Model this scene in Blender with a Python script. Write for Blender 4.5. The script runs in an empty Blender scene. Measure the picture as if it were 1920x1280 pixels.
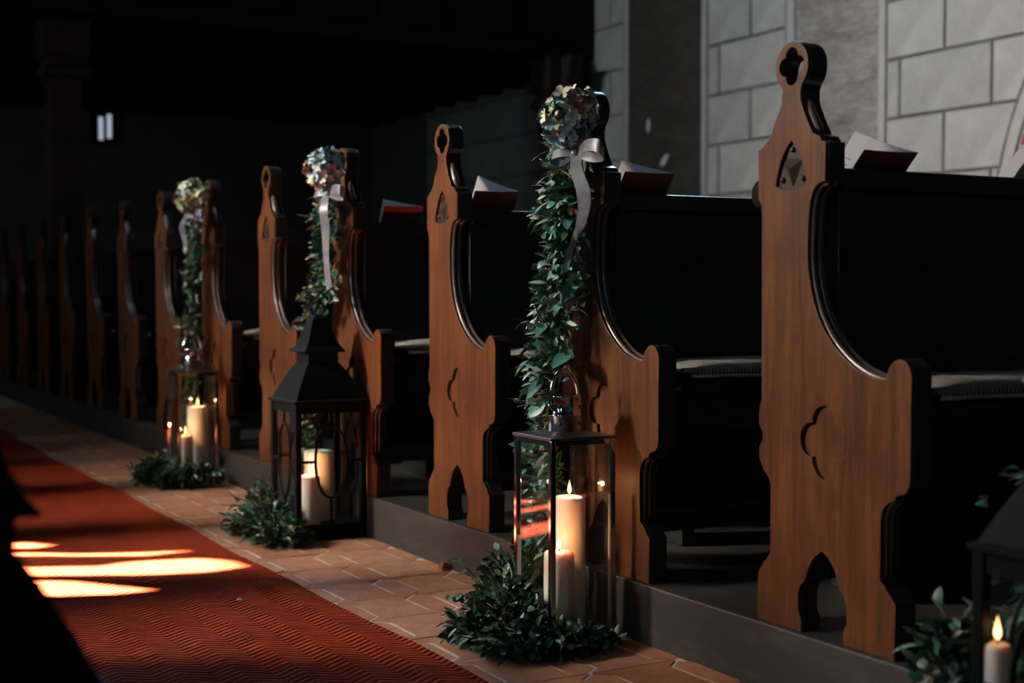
import bpy, bmesh, math, random
from mathutils import Vector, Matrix, Euler

# ------------------------------------------------------------------ camera, world, lights
sc = bpy.context.scene
COL = sc.collection
sc.view_settings.view_transform = 'Standard'
sc.view_settings.look = 'None'
sc.view_settings.exposure = 0.0
sc.view_settings.gamma = 1.0
sc.view_settings.use_curve_mapping = False
sc.cycles.use_denoising = True
sc.cycles.max_bounces = 10
sc.cycles.transparent_max_bounces = 24
sc.cycles.sample_clamp_indirect = 4.0

cam = bpy.data.cameras.new('camera')
cam.sensor_width = 36.0
cam.lens = 49.5
cam.clip_start = 0.05
cam.dof.use_dof = True
cam.dof.focus_distance = 3.17
cam.dof.aperture_fstop = 3.2
cam_o = bpy.data.objects.new('camera', cam)
COL.objects.link(cam_o)
cam_o.location = (0, 0, 0.77)
cam_o.rotation_euler = (math.radians(90 - 1.996), 0, math.radians(-28.93))
sc.camera = cam_o

world = bpy.data.worlds.new('world')
sc.world = world
world.use_nodes = True
world.node_tree.nodes['Background'].inputs[0].default_value = (0.55, 0.68, 0.85, 1)
world.node_tree.nodes['Background'].inputs[1].default_value = 1.0

SUN_E = math.radians(56)
SUN_D = Vector((math.cos(SUN_E) * 0.951, -math.cos(SUN_E) * 0.309, -math.sin(SUN_E)))
sun = bpy.data.lights.new('sun', 'SUN')
sun.energy = 280.0
sun.angle = math.radians(0.35)
sun.color = (1.0, 0.88, 0.80)
sun_o = bpy.data.objects.new('sun', sun)
COL.objects.link(sun_o)
sun_o.rotation_euler = SUN_D.to_track_quat('-Z', 'Y').to_euler()
sun_o.location = (-3, 6, 7)


def area(name, loc, target, sx, sy, power, col, spread=180):
    l = bpy.data.lights.new(name, 'AREA')
    l.shape = 'RECTANGLE'
    l.size = sx
    l.size_y = sy
    l.energy = power
    l.color = col
    l.spread = math.radians(spread)
    o = bpy.data.objects.new(name, l)
    COL.objects.link(o)
    o.location = loc
    o.rotation_euler = (Vector(target) - Vector(loc)).to_track_quat('-Z', 'Y').to_euler()
    return o


# daylight of the tall nave windows across the aisle, plus added fill and rim lights
area('nave_window_light', (-3.85, 5.4, 3.1), (1.75, 3.85, 0.95), 0.6, 2.2, 140, (1.0, 0.87, 0.72), 64)
area('far_pew_fill_light', (-3.85, 9.2, 2.0), (1.75, 9.4, 0.9), 0.6, 1.2, 9, (0.85, 0.95, 1.0), 120)  # added fill for the far pews and column, no window here
area('wall_fill_light', (-3.7, 8.0, 6.0), (6.0, 5.6, 2.2), 2.2, 0.9, 52, (0.93, 0.97, 1.0), 56)  # added fill aimed at the side wall, no clerestory behind it
area('blue_rim_light', (2.2, 13.7, 6.5), (2.4, 2.6, 1.0), 2.4, 1.3, 55, (0.50, 0.74, 1.0), 70)  # added blue rim light for rails and pew tops, source made up
area('side_window_light', (5.95, 7.2, 4.4), (2.0, 3.4, 1.0), 1.2, 1.8, 55, (0.45, 0.70, 1.0), 100)

R = random.Random(7)

# ------------------------------------------------------------------ helpers


def tag(o, label=None, cat=None, group=None, kind=None):
    if label:
        o['label'] = label
    if cat:
        o['category'] = cat
    if group:
        o['group'] = group
    if kind:
        o['kind'] = kind
    return o


def empty(name, loc=(0, 0, 0), rz=0.0):
    o = bpy.data.objects.new(name, None)
    o.empty_display_size = 0.1
    COL.objects.link(o)
    o.location = loc
    o.rotation_euler = (0, 0, rz)
    return o


def link(name, me, parent=None, loc=None, rot=None, scale=None):
    o = bpy.data.objects.new(name, me)
    COL.objects.link(o)
    if parent:
        o.parent = parent
    if loc is not None:
        o.location = loc
    if rot is not None:
        o.rotation_euler = rot
    if scale is not None:
        o.scale = (scale,) * 3 if isinstance(scale, (int, float)) else scale
    return o


class MB:
    """collects primitives into one mesh"""

    def __init__(s):
        s.v = []
        s.f = []
        s.m = []
        s.sm = []

    def add(s, v, f, m=0, smooth=False):
        n = len(s.v)
        s.v += [tuple(p) for p in v]
        for q in f:
            s.f.append([n + i for i in q])
            s.m.append(m)
            s.sm.append(smooth)
        return s

    def box(s, a, b, m=0):
        x0, y0, z0 = a
        x1, y1, z1 = b
        v = [(x0, y0, z0), (x1, y0, z0), (x1, y1, z0), (x0, y1, z0), (x0, y0, z1), (x1, y0, z1), (x1, y1, z1), (x0, y1, z1)]
        return s.add(v, [(0, 3, 2, 1), (4, 5, 6, 7), (0, 1, 5, 4), (1, 2, 6, 5), (2, 3, 7, 6), (3, 0, 4, 7)], m)

    def prism(s, poly, z0, z1, m=0, axis='z'):
        """poly in two coordinates extruded along an axis"""
        def P(a, b, c):
            return {'z': (a, b, c), 'x': (c, a, b), 'y': (b, c, a)}[axis]
        n = len(poly)
        v = [P(a, b, z0) for a, b in poly] + [P(a, b, z1) for a, b in poly]
        f = [tuple(reversed(range(n))), tuple(range(n, 2 * n))]
        f += [(i, (i + 1) % n, n + (i + 1) % n, n + i) for i in range(n)]
        return s.add(v, f, m)

    def tube(s, pts, r, sides=8, m=0, cap=True, flat=1.0):
        pts = [Vector(p) for p in pts]
        n = len(pts)
        rr = r if isinstance(r, (list, tuple)) else [r] * n
        v = []
        prev = None
        for i, p in enumerate(pts):
            t = (pts[min(i + 1, n - 1)] - pts[max(i - 1, 0)]).normalized()
            if prev is None:
                up = Vector((0, 0, 1)) if abs(t.z) < 0.9 else Vector((1, 0, 0))
                a = t.cross(up).normalized()
            else:
                a = (prev - t * prev.dot(t)).normalized()
            prev = a
            b = t.cross(a)
            for k in range(sides):
                q = 2 * math.pi * k / sides
                v.append(p + (a * math.cos(q) + b * math.sin(q) * flat) * rr[i])
        f = []
        for i in range(n - 1):
            for k in range(sides):
                k2 = (k + 1) % sides
                f.append((i * sides + k, i * sides + k2, (i + 1) * sides + k2, (i + 1) * sides + k))
        if cap:
            f.append(tuple(reversed(range(sides))))
            f.append(tuple((n - 1) * sides + k for k in range(sides)))
        return s.add(v, f, m, True)

    def lathe(s, prof, c=(0, 0, 0), sides=24, m=0):
        v = []
        for r, z in prof:
            for k in range(sides):
                q = 2 * math.pi * k / sides
                v.append((c[0] + r * math.cos(q), c[1] + r * math.sin(q), c[2] + z))
        f = []
        for i in range(len(prof) - 1):
            for k in range(sides):
                k2 = (k + 1) % sides
                f.append((i * sides + k, i * sides + k2, (i + 1) * sides + k2, (i + 1) * sides + k))
        f.append(tuple(reversed(range(sides))))
        n = len(prof) - 1
        f.append(tuple(n * sides + k for k in range(sides)))
        return s.add(v, f, m, True)

    def square_loft(s, prof, m=0):
        """stack of square sections (half size, z)"""
        v = []
        for h, z in prof:
            v += [(-h, -h, z), (h, -h, z), (h, h, z), (-h, h, z)]
        f = []
        for i in range(len(prof) - 1):
            for k in range(4):
                k2 = (k + 1) % 4
                f.append((i * 4 + k, i * 4 + k2, i * 4 + 4 + k2, i * 4 + 4 + k))
        f.append((3, 2, 1, 0))
        n = 4 * (len(prof) - 1)
        f.append((n, n + 1, n + 2, n + 3))
        return s.add(v, f, m)

    def strip(s, pts, width, side, thick=0.0006, m=0):
        """a band: centre line, half-width vectors"""
        v = []
        n = len(pts)
        for i, p in enumerate(pts):
            p = Vector(p)
            sd = Vector(side[i] if isinstance(side, list) else side).normalized() * (width[i] if isinstance(width, list) else width)
            v += [p - sd, p, p + sd]
        f = []
        for i in range(n - 1):
            for k in range(2):
                f.append((i * 3 + k, i * 3 + k + 1, i * 3 + 4 + k, i * 3 + 3 + k))
        return s.add(v, f, m, True)

    def mesh(s, name, mats, bevel=0.0, seg=2):
        me = bpy.data.meshes.new(name)
        me.from_pydata(s.v, [], s.f)
        for p, mi, sm in zip(me.polygons, s.m, s.sm):
            p.material_index = mi
            p.use_smooth = sm
        if bevel > 0:
            bm = bmesh.new()
            bm.from_mesh(me)
            es = [e for e in bm.edges if len(e.link_faces) == 2 and e.calc_face_angle(0) > 0.6]
            bmesh.ops.bevel(bm, geom=es, offset=bevel, segments=seg, affect='EDGES', profile=0.5)
            bm.to_mesh(me)
            bm.free()
        for mt in (mats if isinstance(mats, (list, tuple)) else [mats]):
            me.materials.append(mt)
        me.update()
        return me

    def build(s, name, mats, parent=None, bevel=0.0, **k):
        return link(name, s.mesh(name, mats, bevel), parent, **k)


def catmull(pts, n=6, closed=False):
    out = []
    P = [Vector(p) for p in pts]
    L = len(P)
    for i in range(L if closed else L - 1):
        g = (lambda j: P[j % L]) if closed else (lambda j: P[max(0, min(L - 1, j))])
        p0, p1, p2, p3 = g(i - 1), g(i), g(i + 1), g(i + 2)
        for k in range(n):
            t = k / n
            out.append(0.5 * ((2 * p1) + (p2 - p0) * t + (2 * p0 - 5 * p1 + 4 * p2 - p3) * t * t + (3 * p1 - p0 - 3 * p2 + p3) * t ** 3))
    if not closed:
        out.append(P[-1])
    return out


def filled(outlines, x0, x1, bevel=0.0, res=2):
    """2D outlines (first = outer, rest = holes) in (y, z) extruded between x0 and x1 -> mesh data"""
    cu = bpy.data.curves.new('outline', 'CURVE')
    cu.dimensions = '2D'
    cu.fill_mode = 'BOTH'
    cu.extrude = max(0.0, (x1 - x0) / 2 - bevel)
    cu.bevel_depth = bevel
    cu.bevel_resolution = res
    cu.offset = -bevel
    for o in outlines:
        sp = cu.splines.new('POLY')
        sp.points.add(len(o) - 1)
        for p, q in zip(sp.points, o):
            p.co = (q[0], q[1], 0, 1)
        sp.use_cyclic_u = True
    ob = bpy.data.objects.new('outline', cu)
    COL.objects.link(ob)
    dg = bpy.context.evaluated_depsgraph_get()
    me = bpy.data.meshes.new_from_object(ob.evaluated_get(dg))
    bpy.data.objects.remove(ob)
    xm = (x0 + x1) / 2
    for v in me.vertices:
        a, b, c = v.co
        v.co = (c + xm, a, b)
    for p in me.polygons:
        p.use_smooth = False
    return me


def join_meshes(name, mes, mats):
    bm = bmesh.new()
    for me in mes:
        bm.from_mesh(me)
    out = bpy.data.meshes.new(name)
    bm.to_mesh(out)
    bm.free()
    out.materials.clear()
    for m in mats:
        out.materials.append(m)
    return out


def copy_tree(o, parent=None):
    c = o.copy()
    COL.objects.link(c)
    if parent:
        c.parent = parent
    for ch in list(o.children):
        copy_tree(ch, c)
    return c


# ------------------------------------------------------------------ materials
class NT:
    def __init__(s, name):
        s.m = bpy.data.materials.new(name)
        s.m.use_nodes = True
        s.t = s.m.node_tree
        s.b = s.t.nodes['Principled BSDF']
        s.out = s.t.nodes['Material Output']

    def n(s, typ, **k):
        nd = s.t.nodes.new(typ)
        for a, b in k.items():
            if a.startswith('i_'):
                nd.inputs[a[2:].replace('_', ' ')].default_value = b
            else:
                setattr(nd, a, b)
        return nd

    def l(s, a, b):
        s.t.links.new(a, b)

    def set(s, **k):
        for a, b in k.items():
            key = a.replace('_', ' ')
            if isinstance(b, tuple) and len(b) == 3:
                b = b + (1,)
            s.b.inputs[key].default_value = b
        return s

    def ramp(s, fac, stops):
        r = s.n('ShaderNodeValToRGB')
        e = r.color_ramp.elements
        while len(e) < len(stops):
            e.new(0.5)
        for q, (p, c) in zip(e, stops):
            q.position = p
            q.color = tuple(c) + (1,)
        s.l(fac, r.inputs[0])
        return r

    def coord(s, scale=(1, 1, 1), kind='Object', rot=(0, 0, 0)):
        tc = s.n('ShaderNodeTexCoord')
        mp = s.n('ShaderNodeMapping')
        mp.inputs['Scale'].default_value = scale
        mp.inputs['Rotation'].default_value = rot
        s.l(tc.outputs[kind], mp.inputs[0])
        return mp.outputs[0]

    def noise(s, vec, scale=5, detail=4, rough=0.5, dist=0.0):
        n = s.n('ShaderNodeTexNoise')
        n.inputs['Scale'].default_value = scale
        n.inputs['Detail'].default_value = detail
        n.inputs['Roughness'].default_value = rough
        n.inputs['Distortion'].default_value = dist
        if vec is not None:
            s.l(vec, n.inputs['Vector'])
        return n.outputs['Fac']

    def bump(s, h, strength=0.2, dist=0.002):
        b = s.n('ShaderNodeBump')
        b.inputs['Strength'].default_value = strength
        b.inputs['Distance'].default_value = dist
        s.l(h, b.inputs['Height'])
        s.l(b.outputs[0], s.b.inputs['Normal'])
        return b

    def rnd(s):
        return s.n('ShaderNodeObjectInfo').outputs['Random']

    def mixc(s, a, b, fac, mode='MULTIPLY'):
        m = s.n('ShaderNodeMix', data_type='RGBA', blend_type=mode)
        if isinstance(fac, (int, float)):
            m.inputs[0].default_value = fac
        else:
            s.l(fac, m.inputs[0])
        for i, q in ((6, a), (7, b)):
            if isinstance(q, tuple):
                m.inputs[i].default_value = q + (1,)
            else:
                s.l(q, m.inputs[i])
        return m.outputs[2]


def mat_oak():
    t = NT('oak_panel')
    v = t.coord((7, 7, 0.45))
    g = t.noise(v, 5, 6, 0.6, 0.8)
    r = t.ramp(g, [(0.25, (0.048, 0.0165, 0.006)), (0.5, (0.104, 0.0395, 0.0135)), (0.75, (0.172, 0.071, 0.0235))])
    v2 = t.coord((60, 60, 2.2))
    g2 = t.noise(v2, 6, 3, 0.6)
    r2 = t.ramp(g2, [(0.33, (0.32, 0.28, 0.26)), (0.52, (1, 1, 1))])
    v3 = t.coord((1.6, 1.6, 1.2))
    g3 = t.noise(v3, 3.0, 4, 0.6)
    r3 = t.ramp(g3, [(0.3, (0.45, 0.42, 0.42)), (0.62, (1.1, 1.02, 0.95))])
    c = t.mixc(r.outputs[0], r2.outputs[0], 0.5)
    c = t.mixc(c, r3.outputs[0], 0.8)
    t.l(c, t.b.inputs['Base Color'])
    t.set(Roughness=0.45)
    t.b.inputs['Specular IOR Level'].default_value = 0.22
    t.bump(g2, 0.25, 0.0015)
    return t.m


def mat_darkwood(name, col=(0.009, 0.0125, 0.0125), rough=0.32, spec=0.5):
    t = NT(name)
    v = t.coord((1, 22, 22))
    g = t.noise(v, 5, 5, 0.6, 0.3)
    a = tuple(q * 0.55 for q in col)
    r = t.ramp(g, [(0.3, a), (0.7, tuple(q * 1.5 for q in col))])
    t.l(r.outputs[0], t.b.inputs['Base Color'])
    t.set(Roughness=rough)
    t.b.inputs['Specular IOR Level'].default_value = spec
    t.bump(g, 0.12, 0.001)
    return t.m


def mat_simple(name, col, rough=0.5, metal=0.0, spec=0.5, var=0.0, nscale=20.0, bump=0.0):
    t = NT(name)
    t.set(Roughness=rough, Metallic=metal)
    t.b.inputs['Specular IOR Level'].default_value = spec
    g = t.noise(t.coord(), nscale, 4, 0.6)
    r = t.ramp(g, [(0.3, tuple(q * (1 - var) for q in col)), (0.7, tuple(min(1, q * (1 + var)) for q in col))])
    t.l(r.outputs[0], t.b.inputs['Base Color'])
    if bump:
        t.bump(g, bump, 0.002)
    return t.m


def mat_tile():
    t = NT('terracotta_tile')
    v = t.coord((1, 1, 1), 'Object')
    rn = t.rnd()
    r0 = t.ramp(rn, [(0.0, (0.36, 0.165, 0.095)), (0.35, (0.43, 0.215, 0.125)), (0.7, (0.40, 0.21, 0.15)), (1.0, (0.44, 0.25, 0.165))])
    g = t.noise(v, 16, 5, 0.65)
    r1 = t.ramp(g, [(0.3, (0.68, 0.62, 0.62)), (0.62, (1.08, 1.04, 1.0))])
    g2 = t.noise(v, 60, 3, 0.6)
    r2 = t.ramp(g2, [(0.30, (0.5, 0.45, 0.42)), (0.40, (1, 1, 1))])
    c = t.mixc(r0.outputs[0], r1.outputs[0], 0.9)
    c = t.mixc(c, r2.outputs[0], 0.7)
    t.l(c, t.b.inputs['Base Color'])
    t.set(Roughness=0.55)
    t.bump(g2, 0.25, 0.001)
    return t.m


def mat_carpet():
    t = NT('red_carpet')
    tc = t.n('ShaderNodeTexCoord')
    sep = t.n('ShaderNodeSeparateXYZ')
    t.l(tc.outputs['Object'], sep.inputs[0])

    def mth(op, a, b=None):
        n = t.n('ShaderNodeMath', operation=op)
        for i, q in enumerate((a, b)):
            if q is None:
                continue
            if isinstance(q, (int, float)):
                n.inputs[i].default_value = q
            else:
                t.l(q, n.inputs[i])
        return n.outputs[0]
    # herringbone: rows along the aisle 55 mm wide, slanting ribs 14 mm apart
    xx = sep.outputs[0]
    yy = sep.outputs[1]
    tri = mth('PINGPONG', xx, 0.055)
    ph = mth('ADD', yy, mth('MULTIPLY', tri, 0.75))
    wig = t.noise(tc.outputs['Object'], 26, 3, 0.6)
    ph = mth('ADD', ph, mth('MULTIPLY', wig, 0.006))
    rib = mth('SINE', mth('MULTIPLY', ph, 2 * math.pi / 0.0225))
    rib = mth('ADD', mth('MULTIPLY', rib, 0.5), 0.5)
    # flat selvage of every other row, as in the weave
    fine = t.noise(tc.outputs['Object'], 420, 2, 0.7)
    h = mth('ADD', rib, mth('MULTIPLY', fine, 0.5))
    r = t.ramp(rib, [(0.0, (0.10, 0.008, 0.003)), (0.45, (0.46, 0.056, 0.014)), (1.0, (0.62, 0.085, 0.020))])
    big = t.noise(tc.outputs['Object'], 7, 4, 0.6)
    r2 = t.ramp(big, [(0.3, (0.78, 0.72, 0.7)), (0.65, (1.05, 1, 1))])
    r3 = t.ramp(fine, [(0.3, (0.6, 0.55, 0.5)), (0.6, (1.1, 1.1, 1.1))])
    c = t.mixc(r.outputs[0], r2.outputs[0], 0.9)
    c = t.mixc(c, r3.outputs[0], 0.8)
    t.l(c, t.b.inputs['Base Color'])
    t.set(Roughness=0.9)
    t.b.inputs['Specular IOR Level'].default_value = 0.15
    t.bump(h, 1.0, 0.010)
    return t.m


def mat_stone(name, cols, nscale=6, rough=0.85, contrast=0.25, bump=0.15):
    t = NT(name)
    r0 = t.ramp(t.rnd(), [(0, cols[0]), (1, cols[1])])
    v = t.coord()
    g = t.noise(v, nscale, 6, 0.62)
    r1 = t.ramp(g, [(0.3, (1 - contrast,) * 3), (0.68, (1 + contrast * 0.3,) * 3)])
    c = t.mixc(r0.outputs[0], r1.outputs[0], 1.0)
    t.l(c, t.b.inputs['Base Color'])
    t.set(Roughness=rough)
    t.b.inputs['Specular IOR Level'].default_value = 0.25
    t.bump(g, bump, 0.004)
    return t.m


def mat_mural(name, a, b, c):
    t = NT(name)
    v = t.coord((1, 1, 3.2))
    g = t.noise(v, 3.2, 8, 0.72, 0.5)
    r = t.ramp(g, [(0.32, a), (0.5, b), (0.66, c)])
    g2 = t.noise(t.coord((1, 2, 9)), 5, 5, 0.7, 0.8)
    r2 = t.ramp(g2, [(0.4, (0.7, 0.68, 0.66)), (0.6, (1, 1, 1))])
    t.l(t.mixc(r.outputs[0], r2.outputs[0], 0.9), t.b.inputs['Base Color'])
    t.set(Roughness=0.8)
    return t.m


def mat_glass():
    t = NT('lantern_glass')
    lw = t.n('ShaderNodeLayerWeight')
    lw.inputs[0].default_value = 0.5
    pw = t.n('ShaderNodeMath', operation='POWER')
    pw.inputs[1].default_value = 4.5
    t.l(lw.outputs['Facing'], pw.inputs[0])
    fr = t.n('ShaderNodeMath', operation='MULTIPLY_ADD')
    t.l(pw.outputs[0], fr.inputs[0])
    fr.inputs[1].default_value = 0.95
    fr.inputs[2].default_value = 0.045
    tr = t.n('ShaderNodeBsdfTransparent')
    tr.inputs[0].default_value = (0.93, 0.95, 0.94, 1)
    gl = t.n('ShaderNodeBsdfGlossy')
    gl.inputs['Roughness'].default_value = 0.015
    mx = t.n('ShaderNodeMixShader')
    t.l(fr.outputs[0], mx.inputs[0])
    t.l(tr.outputs[0], mx.inputs[1])
    t.l(gl.outputs[0], mx.inputs[2])
    t.l(mx.outputs[0], t.out.inputs[0])
    return t.m


def mat_ribbon():
    t = NT('sheer_ribbon')
    v = t.coord((1, 1, 1))
    g = t.noise(v, 55, 4, 0.6)
    r = t.ramp(g, [(0.3, (0.085, 0.095, 0.125)), (0.7, (0.19, 0.20, 0.26))])
    t.l(r.outputs[0], t.b.inputs['Base Color'])
    t.set(Roughness=0.35, Alpha=0.72)
    t.b.inputs['Sheen Weight'].default_value = 0.3
    return t.m


def mat_wax():
    t = NT('candle_wax')
    t.set(Base_Color=(0.90, 0.80, 0.74), Roughness=0.45)
    t.b.inputs['Subsurface Weight'].default_value = 0.45
    t.b.inputs['Subsurface Radius'].default_value = (0.035, 0.014, 0.008)
    t.b.inputs['Subsurface Scale'].default_value = 1.0
    g = t.noise(t.coord(), 30, 3, 0.5)
    t.bump(g, 0.05, 0.002)
    return t.m


def mat_flame():
    t = NT('flame')
    em = t.n('ShaderNodeEmission')
    tc = t.n('ShaderNodeTexCoord')
    sep = t.n('ShaderNodeSeparateXYZ')
    t.l(tc.outputs['Generated'], sep.inputs[0])
    r = t.ramp(sep.outputs[2], [(0.0, (1.0, 0.35, 0.10)), (0.25, (1.0, 0.62, 0.28)), (0.7, (1.0, 0.55, 0.18)), (1.0, (1.0, 0.30, 0.06))])
    t.l(r.outputs[0], em.inputs[0])
    em.inputs[1].default_value = 5.0
    t.l(em.outputs[0], t.out.inputs[0])
    return t.m


def mat_leaf(name, stops, rough=0.45, trans=0.15):
    t = NT(name)
    r = t.ramp(t.rnd(), stops)
    g = t.noise(t.coord(), 40, 2, 0.5)
    r2 = t.ramp(g, [(0.3, (0.75, 0.75, 0.75)), (0.7, (1.1, 1.1, 1.1))])
    t.l(t.mixc(r.outputs[0], r2.outputs[0], 0.8), t.b.inputs['Base Color'])
    t.set(Roughness=rough)
    t.b.inputs['Subsurface Weight'].default_value = 0.0
    t.b.inputs['Transmission Weight'].default_value = 0.0
    return t.m


def mat_knit():
    t = NT('grey_knit')
    w = t.n('ShaderNodeTexWave')
    w.wave_type = 'BANDS'
    w.bands_direction = 'DIAGONAL'
    w.inputs['Scale'].default_value = 62
    w.inputs['Distortion'].default_value = 1.5
    t.l(t.coord((1, 1, 0.6)), w.inputs['Vector'])
    r = t.ramp(w.outputs['Fac'], [(0, (0.13, 0.125, 0.115)), (1, (0.34, 0.33, 0.31))])
    t.l(r.outputs[0], t.b.inputs['Base Color'])
    t.set(Roughness=0.9)
    t.bump(w.outputs['Fac'], 0.6, 0.003)
    return t.m


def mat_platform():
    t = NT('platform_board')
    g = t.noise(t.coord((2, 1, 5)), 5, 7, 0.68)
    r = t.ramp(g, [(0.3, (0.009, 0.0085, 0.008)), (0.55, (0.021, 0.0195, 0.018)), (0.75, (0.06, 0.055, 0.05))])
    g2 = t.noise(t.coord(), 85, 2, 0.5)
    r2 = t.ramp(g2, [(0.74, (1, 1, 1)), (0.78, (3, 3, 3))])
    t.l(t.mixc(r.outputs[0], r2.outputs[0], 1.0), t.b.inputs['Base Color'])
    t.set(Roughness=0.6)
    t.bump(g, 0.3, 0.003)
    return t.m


M = dict(
    oak=mat_oak(),
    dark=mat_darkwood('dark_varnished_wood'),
    mould=mat_darkwood('moulding_wood', (0.022, 0.018, 0.017), 0.28, 0.6),
    bead=mat_darkwood('bead_wood', (0.075, 0.053, 0.045), 0.28, 0.7),
    carving=mat_darkwood('carving_wood', (0.028, 0.018, 0.014), 0.3, 0.6),
    post=mat_darkwood('gallery_post_wood', (0.035, 0.027, 0.023), 0.6, 0.2),
    gallery=mat_darkwood('gallery_wood', (0.009, 0.010, 0.010), 0.8, 0.05),
    tile=mat_tile(),
    grout=mat_simple('pale_grout', (0.62, 0.58, 0.52), 0.9, var=0.3, nscale=30),
    carpet=mat_carpet(),
    platform=mat_platform(),
    stone=mat_stone('painted_ashlar', ((0.36, 0.365, 0.345), (0.42, 0.42, 0.40)), 5, contrast=0.22),
    joint=mat_simple('wall_joint', (0.12, 0.118, 0.115), 0.9, var=0.2),
    trimstone=mat_stone('pale_trim_stone', ((0.40, 0.39, 0.37), (0.43, 0.42, 0.40)), 8, contrast=0.15),
    brick=mat_stone('red_brick', ((0.24, 0.07, 0.045), (0.33, 0.10, 0.06)), 20, contrast=0.3),
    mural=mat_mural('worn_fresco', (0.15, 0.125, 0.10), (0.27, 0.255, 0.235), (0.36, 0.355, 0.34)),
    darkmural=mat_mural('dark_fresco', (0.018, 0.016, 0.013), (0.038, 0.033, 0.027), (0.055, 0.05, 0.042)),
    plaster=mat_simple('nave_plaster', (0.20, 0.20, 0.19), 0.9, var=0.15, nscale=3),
    darkplaster=mat_simple('dark_plaster', (0.10, 0.10, 0.095), 0.9, var=0.2, nscale=3),  # darker grey plaster of the end walls
    chrome=mat_simple('polished_chrome', (0.82, 0.80, 0.79), 0.06, 1.0, var=0.02),
    plate=mat_simple('dull_chrome', (0.22, 0.22, 0.23), 0.32, 1.0, var=0.05),
    blackmetal=mat_simple('black_metal', (0.0055, 0.0085, 0.0105), 0.62, 0.0, 0.08, var=0.2),
    glass=mat_glass(),
    wax=mat_wax(),
    wick=mat_simple('burnt_wick', (0.02, 0.015, 0.012), 0.9),
    flame=mat_flame(),
    paper=None,
    cover=mat_simple('brown_cover', (0.36, 0.10, 0.06), 0.5, var=0.15),
    ink=mat_simple('grey_ink', (0.30, 0.29, 0.28), 0.8),
    knit=mat_knit(),
    piping=mat_simple('cushion_piping', (0.40, 0.37, 0.32), 0.8, var=0.15),
    ribbon=mat_ribbon(),
    euca=mat_leaf('eucalyptus_leaf', [(0, (0.012, 0.050, 0.034)), (0.55, (0.022, 0.098, 0.068)), (0.85, (0.055, 0.19, 0.155)), (1, (0.17, 0.37, 0.34))], 0.42),
    olive=mat_leaf('olive_leaf', [(0, (0.025, 0.060, 0.035)), (0.6, (0.07, 0.13, 0.09)), (1, (0.36, 0.46, 0.40))], 0.4),
    green=mat_leaf('deep_green_leaf', [(0, (0.005, 0.022, 0.010)), (0.6, (0.012, 0.052, 0.022)), (1, (0.05, 0.13, 0.035))], 0.4),
    stem=mat_simple('stem', (0.07, 0.055, 0.03), 0.8, var=0.3),
    berry=mat_simple('berry', (0.28, 0.13, 0.035), 0.5, var=0.4, nscale=60),
    pet_mix=mat_leaf('petal_green_cream', [(0, (0.16, 0.26, 0.14)), (0.35, (0.46, 0.56, 0.36)), (0.78, (0.72, 0.76, 0.62)), (0.9, (0.40, 0.20, 0.16)), (1, (0.20, 0.07, 0.06))], 0.6),
    pet_blue=mat_leaf('petal_blue', [(0, (0.12, 0.30, 0.34)), (0.4, (0.36, 0.58, 0.62)), (0.75, (0.42, 0.54, 0.80)), (1, (0.62, 0.76, 0.68))], 0.6),
    pet_red=mat_leaf('petal_burgundy', [(0, (0.15, 0.02, 0.025)), (0.6, (0.30, 0.07, 0.06)), (1, (0.38, 0.22, 0.17))], 0.6),
    daylight=None,
)
_t = NT('lit_window_glass')
_e = _t.n('ShaderNodeEmission')
_e.inputs[0].default_value = (0.70, 0.80, 1.0, 1)
_e.inputs[1].default_value = 0.55
_t.l(_e.outputs[0], _t.out.inputs[0])
M['daylight'] = _t.m
_t = NT('added_window_glow')  # glowing panes of the added windows
_e = _t.n('ShaderNodeEmission')
_e.inputs[0].default_value = (0.62, 0.80, 1.0, 1)
_e.inputs[1].default_value = 2.8
_t.l(_e.outputs[0], _t.out.inputs[0])
M['window_glow'] = _t.m
M['paper_white'] = mat_simple('pale_spot', (0.62, 0.63, 0.66), 0.8, var=0.1)
_t = NT('white_paper')
_d = _t.n('ShaderNodeBsdfDiffuse')
_d.inputs[0].default_value = (0.86, 0.86, 0.88, 1)
_r = _t.n('ShaderNodeBsdfTranslucent')
_r.inputs[0].default_value = (0.86, 0.86, 0.90, 1)
_m = _t.n('ShaderNodeMixShader')
_m.inputs[0].default_value = 0.45
_t.l(_d.outputs[0], _m.inputs[1])
_t.l(_r.outputs[0], _m.inputs[2])
_t.l(_m.outputs[0], _t.out.inputs[0])
M['paper'] = _t.m

# ------------------------------------------------------------------ the setting
X0 = 1.75      # plane of the pew ends
ZP = 0.13      # platform height
XW = 6.0       # side wall
PITCH = 0.748
Y1 = 2.05      # axis of the first pew in view
N_PEW = 14

floor = MB().box((-4.2, -5.2, -0.12), (6.3, 14.2, -0.0022)).build('floor', M['grout'])
tag(floor, 'pale grout bed of the terracotta tiled church floor', 'floor', kind='structure')

# terracotta tiles: 212 mm squares whose sides are notched by pointed picket tiles
TX = 1.505
TP = 0.2125
g = 0.0072
hw = 0.0365
hl = 0.104


def picket(h=0.006):
    a = hw - g * 0.35
    b = 0.070
    t = hl - g * 0.7
    return MB().prism([(-a, -b), (0, -t), (a, -b), (a, b), (0, t), (-a, b)], -h, 0).mesh('picket_tile', M['tile'], 0.0012, 1)


def bigtile(h=0.006):
    s = TP / 2
    n = hw + g * 0.7
    b = 0.072
    yy = s - g * 0.5
    tip = s - 0.004
    pts = [(-tip, -yy), (tip, -yy), (s - n, -b), (s - n, b), (tip, yy), (-tip, yy), (-(s - n), b), (-(s - n), -b)]
    return MB().prism(pts, -h, 0).mesh('notched_tile', M['tile'], 0.0012, 1)


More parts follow.
